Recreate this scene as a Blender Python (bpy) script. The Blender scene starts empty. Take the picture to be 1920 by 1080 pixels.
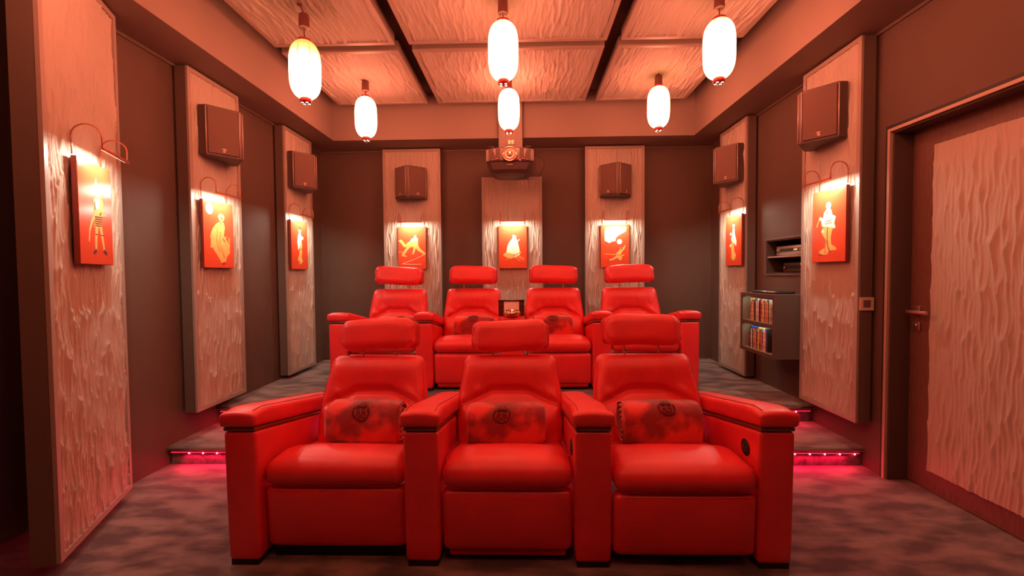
import bpy, bmesh, math, random
import numpy as np
from mathutils import Matrix, Vector
random.seed(7); rng = np.random.RandomState(11)
C = bpy.context.scene.collection
PI = math.pi
# ------------------------------------------------------------------ camera, world, exposure
VPX, VPY, FPX, ROLL = 980.0, 513.0, 825.0, .0075
def _cam():
    Y = np.array([(VPX-960)/FPX, 1, -(VPY-540)/FPX]); Y /= np.linalg.norm(Y)
    up = np.array([-ROLL, 0, 1.]); up -= up.dot(Y)*Y; up /= np.linalg.norm(up)
    X = np.cross(Y, up)
    R = np.array([X, Y, up])            # world = R @ cam(right, forward, up)
    r, f, u = R[:, 0], R[:, 1], R[:, 2]
    M = Matrix(((r[0], u[0], -f[0], 0), (r[1], u[1], -f[1], 0), (r[2], u[2], -f[2], 1.3), (0, 0, 0, 1)))
    cd = bpy.data.cameras.new('camera'); co = bpy.data.objects.new('camera', cd); C.objects.link(co)
    cd.sensor_width = 36; cd.lens = FPX/1920*36; cd.clip_start = .02; cd.clip_end = 60
    co.matrix_world = M; bpy.context.scene.camera = co
_cam()
w = bpy.data.worlds.new('world'); bpy.context.scene.world = w; w.use_nodes = True
w.node_tree.nodes['Background'].inputs[0].default_value = (1, .4, .25, 1)
w.node_tree.nodes['Background'].inputs[1].default_value = .02
vs = bpy.context.scene.view_settings
vs.view_transform = 'Standard'; vs.look = 'None'; vs.exposure = 0; vs.gamma = 1; vs.use_curve_mapping = False
LANTERN_E = 31.0                       # radiance of the lantern paper
LANTERN_COL = (1.0, .235, .125)
PIC_W = 6.0                           # watts of one picture light
PIC_COL = (1.0, .90, .72)
STEP_W = 20.0
SHELF_W = .24

# ------------------------------------------------------------------ materials
def mat(name, col, rough=.6, metal=0, bump=0, bscale=80, var=0, vscale=6, emit=0, spec=.5, coat=0, sheen=0, stretch=None, col2=None, vdetail=3, ramp=(.35, .65), ecol=None, coatr=.15):
    m = bpy.data.materials.new(name); m.use_nodes = True
    nt = m.node_tree; b = nt.nodes['Principled BSDF']
    b.inputs['Base Color'].default_value = (*col, 1); b.inputs['Roughness'].default_value = rough
    b.inputs['Metallic'].default_value = metal; b.inputs['Specular IOR Level'].default_value = spec
    b.inputs['Coat Weight'].default_value = coat; b.inputs['Coat Roughness'].default_value = coatr
    b.inputs['Sheen Weight'].default_value = sheen
    if emit:
        b.inputs['Emission Color'].default_value = (*(ecol or col), 1); b.inputs['Emission Strength'].default_value = emit
    tc = None
    if bump or var:
        tc = nt.nodes.new('ShaderNodeTexCoord'); src = tc.outputs['Object']
        if stretch:
            mp = nt.nodes.new('ShaderNodeMapping'); mp.inputs['Scale'].default_value = stretch
            nt.links.new(src, mp.inputs['Vector']); src = mp.outputs['Vector']
    if var:
        n = nt.nodes.new('ShaderNodeTexNoise'); n.inputs['Scale'].default_value = vscale; n.inputs['Detail'].default_value = vdetail
        nt.links.new(src, n.inputs['Vector'])
        r = nt.nodes.new('ShaderNodeValToRGB'); r.color_ramp.elements[0].position = ramp[0]; r.color_ramp.elements[1].position = ramp[1]
        c2 = col2 or tuple(c*(1-var) for c in col)
        r.color_ramp.elements[0].color = (*c2, 1); r.color_ramp.elements[1].color = (*col, 1)
        nt.links.new(n.outputs['Fac'], r.inputs['Fac']); nt.links.new(r.outputs['Color'], b.inputs['Base Color'])
    if bump:
        n2 = nt.nodes.new('ShaderNodeTexNoise'); n2.inputs['Scale'].default_value = bscale; n2.inputs['Detail'].default_value = 4
        nt.links.new(src, n2.inputs['Vector'])
        bp = nt.nodes.new('ShaderNodeBump'); bp.inputs['Strength'].default_value = bump; bp.inputs['Distance'].default_value = .002
        nt.links.new(n2.outputs['Fac'], bp.inputs['Height']); nt.links.new(bp.outputs['Normal'], b.inputs['Normal'])
    return m
M = {}
M['wall'] = mat('wall_paint', (.110, .068, .048), .75, bump=.25, bscale=150, var=.12, vscale=2)
M['soffit'] = mat('soffit_paint', (.26, .20, .165), .8, bump=.15, bscale=200)
M['ceil'] = mat('ceiling_paint', (.12, .09, .07), .8)
M['box'] = mat('panel_box_taupe', (.135, .098, .076), .5, bump=.1, bscale=220)
M['frame'] = mat('panel_frame_taupe', (.34, .275, .23), .5)
M['relief'] = mat('carved_relief', (.44, .385, .315), .7, bump=.2, bscale=60, stretch=(3, 3, .6))
M['relief_c'] = mat('carved_relief_ceiling', (.44, .40, .34), .75, bump=.2, bscale=60)
M['carpet'] = mat('carpet_pile', (.215, .145, .125), .95, bump=1, bscale=260, var=.6, vscale=4.6, vdetail=15, sheen=.4, stretch=(1, 2.2, 1), ramp=(.40, .62), col2=(.04, .027, .024))  # random blotches: shading of the brushed pile put into the colour
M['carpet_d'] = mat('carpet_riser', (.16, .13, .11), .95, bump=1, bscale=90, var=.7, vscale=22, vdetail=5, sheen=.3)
M['leather'] = mat('red_leather', (.88, .036, .046), .42, bump=.2, bscale=320, spec=.6, coat=.35, coatr=.42, var=.12, vscale=5)
M['leather_d'] = mat('red_leather_shell', (.6, .016, .012), .5, bump=.2, bscale=300, spec=.35)
M['seam'] = mat('leather_seam', (.40, .012, .01), .6)
M['bronze'] = mat('bronze_strip', (.30, .16, .11), .3, metal=.8)
M['chrome'] = mat('chrome', (.8, .75, .72), .18, metal=1)
M['copper'] = mat('copper', (.82, .42, .28), .16, metal=1)
M['black'] = mat('matte_black', (.012, .010, .010), .6)
M['dark'] = mat('dark_plastic', (.035, .025, .022), .35)
M['velour'] = mat('red_velour', (.84, .038, .030), .85, bump=.5, bscale=260, var=.7, vscale=6.5, vdetail=6, sheen=.8, ramp=(.42, .57), col2=(.30, .005, .006))
M['stitch'] = mat('dark_embroidery', (.11, .004, .006), .7)
M['lacquer'] = mat('orange_lacquer', (.66, .075, .028), .22, spec=.5, coat=.3)
M['lacquer_side'] = mat('dark_lacquer_edge', (.22, .03, .015), .4)
M['gold'] = mat('gold_paint', (.85, .48, .13), .45, var=.2, vscale=30)
M['cream'] = mat('cream_paint', (.92, .80, .58), .5)
M['ink'] = mat('ink_line', (.05, .02, .01), .5)
M['tube'] = mat('copper_tube', (.55, .20, .12), .35, metal=.7)
M['led_white'] = mat('led_white', (1, 1, 1), .5, emit=6, ecol=(1, .9, .72))
M['led_red'] = mat('led_red', (1, .05, .1), .4, emit=30, ecol=(1, .03, .07))
M['speaker'] = mat('speaker_cabinet', (.085, .052, .042), .45)
M['grille'] = mat('speaker_grille', (.17, .10, .078), .8, bump=.5, bscale=900)
M['trimlight'] = mat('speaker_trim', (.62, .45, .38), .4, metal=.3)
M['doorwood'] = mat('door_veneer', (.17, .085, .062), .45, var=.25, vscale=18, stretch=(6, 6, .7))
M['doorframe'] = mat('door_frame', (.085, .055, .045), .5)
M['dooredge'] = mat('door_edge_strip', (.42, .31, .25), .5)
M['cabinet'] = mat('cabinet_taupe', (.095, .07, .055), .5)
M['cabin'] = mat('cabinet_inside', (.26, .235, .17), .55)
M['silver'] = mat('brushed_silver', (.62, .58, .50), .35, metal=.7)
M['display'] = mat('amber_display', (.3, .05, .02), .4, emit=1.2, ecol=(1, .35, .15))
M['brown_metal'] = mat('brown_metal', (.10, .07, .055), .4, metal=.3)
M['nickel'] = mat('satin_nickel', (.55, .42, .38), .32, metal=.9)
M['switch'] = mat('switch_frame', (.72, .58, .48), .4)
M['grey'] = mat('grey_insert', (.16, .13, .12), .5)
M['nosing'] = mat('step_nosing', (.24, .21, .14), .6, bump=.3, bscale=200)
M['proj'] = mat('projector_body', (.10, .06, .055), .3, coat=.3)
M['proj_d'] = mat('projector_dark', (.075, .045, .038), .6)
M['lens'] = mat('projector_lens_glass', (.30, .25, .12), .05, metal=.6, coat=1)
M['paperpink'] = mat('pale_paper', (.92, .75, .72), .7)
M['woodtray'] = mat('dark_wood_tray', (.07, .02, .016), .3, coat=.3)
M['redcap'] = mat('red_lacquer_cap', (.42, .03, .02), .25, coat=.5)
M['cup'] = mat('ceiling_cup', (.16, .05, .04), .4)
M['cupend'] = mat('ceiling_cup_end', (.55, .42, .36), .5)
M['cable'] = mat('cable', (.03, .015, .012), .5)
M['silverhole'] = mat('bulb_glimpse', (1, 1, 1), .4, emit=2.5, ecol=(1, .75, .6))

def lantern_mat(name, yellow, z0, z1):
    m = bpy.data.materials.new(name); m.use_nodes = True; nt = m.node_tree
    b = nt.nodes['Principled BSDF']; b.inputs['Roughness'].default_value = .8
    b.inputs['Base Color'].default_value = (.85, .8, .7, 1)
    tc = nt.nodes.new('ShaderNodeTexCoord'); sx = nt.nodes.new('ShaderNodeSeparateXYZ'); nt.links.new(tc.outputs['Object'], sx.inputs[0])
    an = nt.nodes.new('ShaderNodeMath'); an.operation = 'ARCTAN2'; nt.links.new(sx.outputs[1], an.inputs[0]); nt.links.new(sx.outputs[0], an.inputs[1])
    mu = nt.nodes.new('ShaderNodeMath'); mu.operation = 'MULTIPLY'; mu.inputs[1].default_value = 8; nt.links.new(an.outputs[0], mu.inputs[0])
    co = nt.nodes.new('ShaderNodeMath'); co.operation = 'COSINE'; nt.links.new(mu.outputs[0], co.inputs[0])
    # narrow streak mask
    st = nt.nodes.new('ShaderNodeMapRange'); st.inputs[1].default_value = .86; st.inputs[2].default_value = .97; nt.links.new(co.outputs[0], st.inputs[0])
    sm = nt.nodes.new('ShaderNodeMath'); sm.operation = 'MULTIPLY'; sm.inputs[1].default_value = .05; nt.links.new(st.outputs[0], sm.inputs[0])
    zz = nt.nodes.new('ShaderNodeMath'); zz.operation = 'ADD'; nt.links.new(sx.outputs[2], zz.inputs[0]); nt.links.new(sm.outputs[0], zz.inputs[1])
    mr = nt.nodes.new('ShaderNodeMapRange'); mr.inputs[1].default_value = z0; mr.inputs[2].default_value = z1; nt.links.new(zz.outputs[0], mr.inputs[0])
    mul = nt.nodes.new('ShaderNodeMath'); mul.operation = 'MULTIPLY'; mul.inputs[1].default_value = yellow; nt.links.new(mr.outputs[0], mul.inputs[0])
    mx = nt.nodes.new('ShaderNodeMix'); mx.data_type = 'RGBA'
    mx.inputs[6].default_value = (*LANTERN_COL, 1); mx.inputs[7].default_value = (1.0, .56, .085, 1)
    inv = nt.nodes.new('ShaderNodeMath'); inv.operation = 'SUBTRACT'; inv.inputs[0].default_value = 1; nt.links.new(mul.outputs[0], inv.inputs[1])
    pw = nt.nodes.new('ShaderNodeMath'); pw.operation = 'POWER'; pw.inputs[0].default_value = LANTERN_E; nt.links.new(inv.outputs[0], pw.inputs[1])
    nt.links.new(mul.outputs[0], mx.inputs[0]); nt.links.new(mx.outputs[2], b.inputs['Emission Color'])
    nt.links.new(pw.outputs[0], b.inputs['Emission Strength'])
    return m
M['lan_y'] = lantern_mat('lantern_paper_yellow_crown', 1.0, .055, .15)
M['lan_s'] = lantern_mat('lantern_paper_faint_crown', .85, .14, .20)

# ------------------------------------------------------------------ mesh helpers
class G:
    """collects geometry for one mesh"""
    def __init__(s): s.v = []; s.f = []; s.sm = []
    def add(s, V, F, smooth=False):
        o = len(s.v); s.v.extend([tuple(map(float, p)) for p in V]); s.f.extend([tuple(i+o for i in f) for f in F]); s.sm.extend([smooth]*len(F)); return s
    def box(s, x0, x1, y0, y1, z0, z1):
        V = [(x, y, z) for z in (z0, z1) for y in (y0, y1) for x in (x0, x1)]
        return s.add(V, [(0, 2, 3, 1), (4, 5, 7, 6), (0, 1, 5, 4), (1, 3, 7, 5), (3, 2, 6, 7), (2, 0, 4, 6)])
    def prism(s, poly, z0, z1):
        n = len(poly); V = [(x, y, z0) for x, y in poly]+[(x, y, z1) for x, y in poly]
        F = [tuple(range(n))[::-1], tuple(range(n, 2*n))]+[(i, (i+1) % n, n+(i+1) % n, n+i) for i in range(n)]
        return s.add(V, F)
    def slab(s, poly, y0, y1):      # polygon in XZ, extruded along Y
        n = len(poly); V = [(x, y0, z) for x, z in poly]+[(x, y1, z) for x, z in poly]
        F = [tuple(range(n)), tuple(range(n, 2*n))[::-1]]+[(i, n+i, n+(i+1) % n, (i+1) % n) for i in range(n)]
        return s.add(V, F)
    def tube(s, pts, r, n=8, closed=False):
        P = [Vector(p) for p in pts]; m = len(P); V = []; up0 = Vector((.013, .02, 1))
        for i, p in enumerate(P):
            if closed: t = (P[(i+1) % m]-P[i-1]).normalized()
            else: t = (P[min(i+1, m-1)]-P[max(i-1, 0)]).normalized()
            a = t.cross(up0)
            if a.length < .1: a = t.cross(Vector((1, 0, 0)))
            a.normalize(); b = a.cross(t)
            V += [p+a*math.cos(2*PI*k/n)*r+b*math.sin(2*PI*k/n)*r for k in range(n)]
        F = []
        for i in range(m if closed else m-1):
            j = (i+1) % m
            F += [(i*n+k, i*n+(k+1) % n, j*n+(k+1) % n, j*n+k) for k in range(n)]
        if not closed: F += [tuple(range(n))[::-1], tuple(range((m-1)*n, m*n))]
        return s.add(V, F, True)
    def lathe(s, prof, c=(0, 0, 0), n=32, axis='z', ys=1.0):
        V = []; m = len(prof)
        for r, h in prof:
            for k in range(n):
                a = 2*PI*k/n; x, y = r*math.cos(a), r*math.sin(a)*ys
                V.append((c[0]+x, c[1]+y, c[2]+h) if axis == 'z' else (c[0]+x, c[1]+h, c[2]+y))
        F = [(i*n+k, i*n+(k+1) % n, (i+1)*n+(k+1) % n, (i+1)*n+k) for i in range(m-1) for k in range(n)]
        F += [tuple(range(n))[::-1], tuple(range((m-1)*n, m*n))]
        return s.add(V, F, True)
    def rbox(s, x0, x1, y0, y1, z0, z1, r, seg=(8, 8, 8), fn=None, rs=4):
        """rounded box; r = corner radius; fn deforms vertices"""
        def ticks(a, b, n):
            rr = min(r, (b-a)/2*.999)
            e = [a+rr*(1-math.cos(PI/2*i/rs)) for i in range(rs+1)]
            mid = [a+rr+(b-a-2*rr)*i/n for i in range(1, n)]
            return e+mid+[b-(q-a) for q in e[::-1]]
        T = [ticks(x0, x1, seg[0]), ticks(y0, y1, seg[1]), ticks(z0, z1, seg[2])]
        lo = [x0, y0, z0]; hi = [x1, y1, z1]; idx = {}; V = []; F = []
        def vid(p):
            k = tuple(round(q, 6) for q in p)
            if k not in idx:
                q = Vector(p); inner = Vector([min(max(q[i], lo[i]+min(r, (hi[i]-lo[i])/2)), hi[i]-min(r, (hi[i]-lo[i])/2)) for i in range(3)])
                d = q-inner
                if d.length > 1e-9:
                    rr = Vector([min(r, (hi[i]-lo[i])/2) for i in range(3)]); d.normalize(); q = inner+Vector((d.x*rr.x, d.y*rr.y, d.z*rr.z))
                if fn: q = fn(q.x, q.y, q.z)
                idx[k] = len(V); V.append(tuple(q))
            return idx[k]
        for ax in range(3):
            u, v = (ax+1) % 3, (ax+2) % 3
            for side in (0, 1):
                for i in range(len(T[u])-1):
                    for j in range(len(T[v])-1):
                        q = []
                        for a, b in ((i, j), (i+1, j), (i+1, j+1), (i, j+1)):
                            p = [0, 0, 0]; p[ax] = (lo, hi)[side][ax]; p[u] = T[u][a]; p[v] = T[v][b]; q.append(vid(p))
                        if len(set(q)) == 4: F.append(tuple(q) if side else tuple(q[::-1]))
        return s.add(V, F, True)
    def obj(s, name, m, parent=None, loc=(0, 0, 0), rot=(0, 0, 0)):
        me = bpy.data.meshes.new(name); me.from_pydata(s.v, [], s.f); me.materials.append(M[m] if isinstance(m, str) else m)
        me.polygons.foreach_set('use_smooth', s.sm); me.update()
        o = bpy.data.objects.new(name, me); C.objects.link(o); o.location = loc; o.rotation_euler = rot
        if parent: o.parent = parent
        return o
def thing(name, label, cat, loc=(0, 0, 0), rz=0, group=None):
    o = bpy.data.objects.new(name, None); C.objects.link(o); o.empty_display_size = .1
    o.location = loc; o.rotation_euler = (0, 0, rz); o['label'] = label; o['category'] = cat
    if group: o['group'] = group
    return o
def tag(o, label, cat, group=None):
    o['label'] = label; o['category'] = cat
    if group: o['group'] = group
    return o
def struct(o): o['kind'] = 'structure'; return o
def dup(root, loc, rz, label):
    r = root.copy(); C.objects.link(r); r.location = loc; r.rotation_euler = (0, 0, rz); r['label'] = label
    for ch in list(root.children):
        c = ch.copy(); C.objects.link(c); c.parent = r
        for g in ch.children:
            d = g.copy(); C.objects.link(d); d.parent = c
    return r

# ------------------------------------------------------------------ room shell
XL, XR, YB, YF, ZS, ZP = -2.46, 2.26, 5.35, -2.6, 2.80, .255
ZC = 3.30; ZPAN = 3.12
def wall_holes(name, m, axis, pos, thick, a0, a1, z0, z1, holes):
    """wall slab perpendicular to X at pos..pos+thick, with rectangular holes (a0,a1,z0,z1)"""
    A = sorted({a0, a1, *[h[0] for h in holes], *[h[1] for h in holes]}); Z = sorted({z0, z1, *[h[2] for h in holes], *[h[3] for h in holes]})
    g = G()
    for i in range(len(A)-1):
        for j in range(len(Z)-1):
            ca, cz = (A[i]+A[i+1])/2, (Z[j]+Z[j+1])/2
            if any(h[0] < ca < h[1] and h[2] < cz < h[3] for h in holes): continue
            x0, x1 = sorted((pos, pos+thick)); g.box(x0, x1, A[i], A[i+1], Z[j], Z[j+1])
    return struct(g.obj(name, m))
struct(G().box(XL, XR, YF, YB, -.1, 0).obj('floor', 'carpet'))
struct(G().box(XR, XR+.30, 1.85, 2.79, -.1, -.001).obj('floor_doorway', 'carpet'))
wall_left = struct(G().box(XL-.15, XL, YF, YB, 0, ZC).obj('wall_left', 'wall'))
DY0, DY1, DZ = 1.86, 2.785, 2.165
NY0, NY1, NZ0, NZ1 = 3.50, 4.145, 1.278, 1.585
wall_right = wall_holes('wall_right', 'wall', 'x', XR, .45, YF, YB, 0, ZC, [(DY0, DY1, 0, DZ), (NY0, NY1, NZ0, NZ1)])
struct(G().box(XL-.15, XR+.45, YB, YB+.15, 0, ZC).obj('wall_back', 'wall'))
struct(G().box(XL-.15, XR+.45, YF-.15, YF, 0, ZC).obj('wall_front', 'wall'))
ceil = struct(G().box(XL-.15, XR+.45, YF, YB, ZC, ZC+.1).obj('ceiling', 'ceil'))
SL, SR, SB = -2.10, 1.89, 4.915
def part(g, name, m, p): return g.obj(name, m, p)
part(G().box(XL, SL, YF, YB, ZS, ZC), 'soffit', 'soffit', ceil)
part(G().box(SR, XR, YF, YB, ZS, ZC), 'soffit', 'soffit', ceil)
part(G().box(SL, SR, SB, YB, ZS, ZC), 'soffit', 'soffit', ceil)
# narrow cover strip where the walls meet the soffit
struct(G().box(XL, XL+.012, YF, YB, ZS-.02, ZS).box(XL, XR, YB-.012, YB, ZS-.02, ZS).obj('trim_1', 'box'))
struct(G().box(XR-.012, XR, YF, YB, ZS-.02, ZS).obj('trim_2', 'box'))
# ---- two carpeted steps and the platform
S1, S2 = 2.93, 3.43; ZT = ZP/2
def step(y0, y1, z0, z1, nm, lab):
    g = G()
    # bullnose profile swept along X
    prof = [(y0+.03, z0), (y0+.03, z1-.035), (y0+.012, z1-.03), (y0, z1-.018), (y0+.006, z1-.004), (y0+.02, z1), (y1, z1), (y1, z0)]
    n = len(prof); xs = np.linspace(XL+.002, XR-.002, 60); V = []
    for x in xs:
        V += [(x, p[0], p[1]) for p in prof]
    F = [(i*n+k, (i+1)*n+k, (i+1)*n+(k+1) % n, i*n+(k+1) % n) for i in range(59) for k in range(n)]
    F += [tuple(range(n)), tuple(range(59*n, 60*n))[::-1]]
    g.add(V, F); o = g.obj(nm, 'carpet'); struct(o)
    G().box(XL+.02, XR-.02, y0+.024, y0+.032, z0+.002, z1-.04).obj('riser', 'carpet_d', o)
    G().tube([(XL+.02, y0+.004, z1-.012), (XR-.02, y0+.004, z1-.012)], .007).obj('nosing', 'nosing', o)
    return o
step(S1, S2+.04, 0, ZT, 'floor_lower_step', '')
step(S2, YB, ZT*0, ZP, 'floor_platform', '')
def led_strip(y, z, label, W, x0):
    t = thing('led_strip', label, 'light strip', (0, y, z), 0, 'red light strips under the step edges')
    G().box(XL+.02, XR-.03, -.003, .004, .006, .010).obj('strip', mat('strip_glow', (.5, .02, .03), .4, emit=1.6, ecol=(1, .02, .06)), t)
    base = G().lathe([(.001, -.006), (.005, -.004), (.006, 0), (.005, .004), (.001, .006)], n=8)
    first = None; x = x0; k = 0
    while x < XR-.045:
        if first is None: first = base.obj('led', 'led_red', t)
        else: o = first.copy(); C.objects.link(o); o.parent = t; first_ = o
        (first if k == 0 else first_).location = (x, -.004, .004); x += .098; k += 1
    ld = bpy.data.lights.new('led_glow', 'AREA'); ld.shape = 'RECTANGLE'; ld.size = 4.5; ld.size_y = .010; ld.energy = W; ld.color = (1, .004, .06)
    lo = bpy.data.objects.new('led_glow', ld); C.objects.link(lo); lo.parent = t; lo.location = ((XL+XR)/2, -.006, -.004); lo.rotation_euler = (math.radians(-32), 0, 0)
led_strip(S1+.016, ZT-.05, 'strip of small red lights under the edge of the lower carpeted step', STEP_W, -2.31)
led_strip(S2+.016, ZP-.05, 'strip of small red lights under the edge of the upper carpeted step', STEP_W*.8, -2.39)

# ------------------------------------------------------------------ carved relief
def relief_field(w, h, nx, nz, cw=.026, ch=.20, seed=0):
    """chiselled gouges: stretched jittered cells with sharp ridges; returns heights 0..1"""
    r = np.random.RandomState(seed)
    X, Z = np.meshgrid(np.linspace(0, w, nx), np.linspace(0, h, nz))
    Xw = X+.006*np.sin(Z*9+X*5+seed)+.003*np.sin(Z*31+X*17)
    u, v = Xw/cw, Z/ch
    N0, N1 = int(w/cw)+6, int(h/ch)+6
    jx = .5+.7*(r.rand(N1, N0)-.5); jz = r.rand(N1, N0)
    ci = np.floor(u).astype(int)+2; cj = np.floor(v).astype(int)+2
    best = np.full(X.shape, 9.); off = np.zeros(X.shape)
    for a in (-2, -1, 0, 1, 2):
        for b in (-2, -1, 0, 1, 2):
            I = np.clip(ci+a, 0, N0-1); J = np.clip(cj+b, 0, N1-1)
            px = (I-2)+jx[J, I]; pz = (J-2)+jz[J, I]
            dx = u-px; dz = v-pz; d = dx*dx+dz*dz*1.0
            m = d < best; best = np.where(m, d, best); off = np.where(m, dz, off)
    hgt = np.maximum(np.clip(best, 0, 1.0)*.9+np.clip(off, -.8, .8)*.24+.25, .25)
    return X, Z, hgt
def relief_mesh(w, h, depth, seed, cw=.026, ch=.2, dx=.0055, dz=.014):
    nx, nz = int(w/dx), int(h/dz); X, Z, H = relief_field(w, h, nx, nz, cw, ch, seed)
    V = np.stack([X-w/2, -H*depth, Z], -1).reshape(-1, 3)
    i, j = np.meshgrid(np.arange(nx-1), np.arange(nz-1)); a = (j*nx+i).ravel()
    F = np.stack([a, a+1, a+1+nx, a+nx], -1)
    g = G(); g.v = V.tolist(); g.f = F.tolist(); g.sm = [True]*len(g.f)
    return g
FR = .03
def wall_panel(label, loc, rz, w, z0, z1, t=.11, seed=1):
    """origin: centre of the panel on the wall plane; local +Y points into the wall"""
    o = thing('carved_wall_panel', label, 'wall panel', loc, rz, 'tall framed panels of carved relief')
    G().box(-w/2+.04, w/2-.04, -.02, 0, z0+.04, z1-.04).obj('spacer', 'black', o)
    G().box(-w/2, w/2, -(t-.016), -.02, z0, z1).obj('box', 'box', o)
    f = G()
    y0, y1 = -t, -(t-.018)
    f.box(-w/2, -w/2+FR, y0, y1, z0, z1).box(w/2-FR, w/2, y0, y1, z0, z1).box(-w/2+FR, w/2-FR, y0, y1, z0, z0+FR).box(-w/2+FR, w/2-FR, y0, y1, z1-FR, z1)
    f.obj('frame', 'frame', o)
    g = relief_mesh(w-2*FR, z1-z0-2*FR-.001, .019, seed, cw=.019, ch=.21, dx=.004, dz=.010); g.obj('relief', 'relief', o, (0, -(t-.0165), z0+FR+.002))
    return o
RL, RRt = PI/2, -PI/2
LPX, RPX = XL, XR
P = {}
ang1 = math.atan2(2.507-1.829, -2.315+2.019)
d1 = Vector((math.cos(ang1), math.sin(ang1))); n1 = Vector((-d1.y, d1.x))      # n1 points into the panel
c1 = Vector(((-2.019-2.315)/2, (1.829+2.507)/2))+n1*.12
P['L1'] = (wall_panel('tall carved panel standing angled at the left edge, nearest the camera', (c1.x, c1.y, 0), ang1, .74, .055, 2.785, t=.12, seed=3), (c1.x, c1.y), ang1, .12)
def wp(key, label, x, y, rz, w, z0, z1, t=.11, seed=1):
    P[key] = (wall_panel(label, (x, y, 0), rz, w, z0, z1, t, seed), (x, y), rz, t)
wp('L2', 'carved panel on the left wall behind the front step, second from the camera', XL, 3.365, RL, .56, .318, 2.785, .112, 5)
wp('L3', 'carved panel on the left wall nearest the back corner', XL, 4.62, RL, .57, .296, 2.785, .112, 7)
wp('R1', 'carved panel on the right wall between the door and the disc cabinet', XR, 3.165, RRt, .58, .313, 2.785, .112, 9)
wp('R2', 'carved panel on the right wall nearest the back corner', XR, 4.585, RRt, .57, .284, 2.785, .112, 11)
wp('B1', 'carved panel on the back wall, left of the projector', -1.309, YB, 0, .686, .30, 2.785, .12, 13)
wp('B2', 'shorter carved panel on the back wall below the projector', -.121, YB, 0, .712, .30, 2.44, .12, 15)
wp('B3', 'carved panel on the back wall, right of the projector', 1.089, YB, 0, .692, .30, 2.785, .12, 17)

# ------------------------------------------------------------------ ceiling panels
cols = [(-1.96, -1.0, 'left'), (-.885, .672, 'centre'), (.785, 1.725, 'right')]
rows = [(3.62, 4.735, 'over the back seats'), (2.41, 3.525, 'over the front seats'), (1.2, 2.315, 'in front of the front seats'), (-.01, 1.105, 'above the camera'), (-1.22, -.105, 'behind the camera')]
for ri, (y0, y1, rt) in enumerate(rows[:2]+rows[2:]):
    for ci, (x0, x1, ct) in enumerate(cols):
        wd, ln = x1-x0, y1-y0
        o = thing('carved_ceiling_panel', f'{ct} carved ceiling panel {rt}', 'ceiling panel', ((x0+x1)/2, (y0+y1)/2, ZPAN), 0, 'carved ceiling panels')
        G().box(-wd/2+.06, wd/2-.06, -ln/2+.06, ln/2-.06, .085, ZC-ZPAN).obj('hanger', 'black', o)
        G().box(-wd/2, wd/2, -ln/2, ln/2, .014, .085).obj('box', 'soffit', o)
        f = G(); fr = .035
        f.box(-wd/2, -wd/2+fr, -ln/2, ln/2, 0, .016).box(wd/2-fr, wd/2, -ln/2, ln/2, 0, .016).box(-wd/2+fr, wd/2-fr, -ln/2, -ln/2+fr, 0, .016).box(-wd/2+fr, wd/2-fr, ln/2-fr, ln/2, 0, .016)
        f.obj('frame', 'frame', o)
        if ri < 3:
            g = relief_mesh(wd-2*fr-.002, ln-2*fr-.002, .021, 30+ri*3+ci, cw=.026, ch=.26, dx=.0065, dz=.012)
        else:
            g = relief_mesh(wd-2*fr-.002, ln-2*fr-.002, .012, 30+ri*3+ci, cw=.05, ch=.2, dx=.02, dz=.04)
        r = g.obj('relief', 'relief_c', o, (0, (ln/2-fr), .017)); r.rotation_euler = (PI/2, 0, 0)

# ------------------------------------------------------------------ lanterns
def lantern(label, x, y, zb, zt, m, cup_top, hook_dx=0, hook_dy=0, visible=True):
    h = zt-zb; zc = (zt+zb)/2; R = .100
    o = thing('paper_lantern', label, 'lantern', (x, y, zc), 0, 'white oval paper lanterns')
    prof = []; n = 90
    for i in range(n+1):
        t = -1+2*i/n; tt = t*.97
        r = R*(1-abs(tt)**3.6)**(1/2.1)
        r *= 1-.006*(1 if i % 3 == 0 else 0)
        prof.append((r, t*h/2))
    G().lathe(prof, n=40).obj('shade', m, o)
    rt = prof[-1][0]
    G().lathe([(rt+.006, h/2-.012), (rt+.010, h/2-.008), (rt+.008, h/2+.012), (rt-.004, h/2+.018), (.004, h/2+.018)], n=28).obj('top_cap', 'redcap', o)
    c = G(); c.lathe([(rt-.002, -h/2+.006), (rt+.004, -h/2), (rt+.002, -h/2-.026), (rt-.003, -h/2-.030), (.004, -h/2-.030)], n=28); co = c.obj('bottom_cap', 'redcap', o)
    for k in range(4):
        a = PI/4+k*PI/2; e = G().lathe([(.009, 0), (.009, .0015)], c=(math.cos(a)*.023, math.sin(a)*.023, -h/2-.0318), n=14, ys=.8); e.obj('light_hole', 'silverhole', co)
    G().tube([(math.cos(q)*.011, 0, -h/2-.043+math.sin(q)*.011) for q in np.linspace(0, 2*PI, 17)[:-1]], .0018, 6, True).obj('ring', 'chrome', o)
    top = ZPAN-zc
    ct = cup_top-zc
    G().tube([(hook_dx, hook_dy, top+.01), (hook_dx*.85, hook_dy*.85, top-.01), (hook_dx*.1, hook_dy*.1, ct+.012), (0, 0, ct-.04), (0, 0, h/2+.01)], .0032, 6).obj('cord', 'cable', o)
    G().lathe([(.004, ct), (.030, ct), (.032, ct-.003), (.034, ct-.082), (.033, ct-.085)], n=24).obj('cup', 'cup', o)
    G().lathe([(.031, ct-.0855), (.03, ct-.090), (.006, ct-.091)], n=24).obj('cup_end', 'cupend', o)
    if top-ct > .02: G().lathe([(.004, top-.012), (.018, top-.006), (.020, top)], c=(hook_dx, hook_dy, 0), n=18).obj('ceiling_rose', 'cup', o)
    return o
FY, BY = 2.97, 4.17
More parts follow.
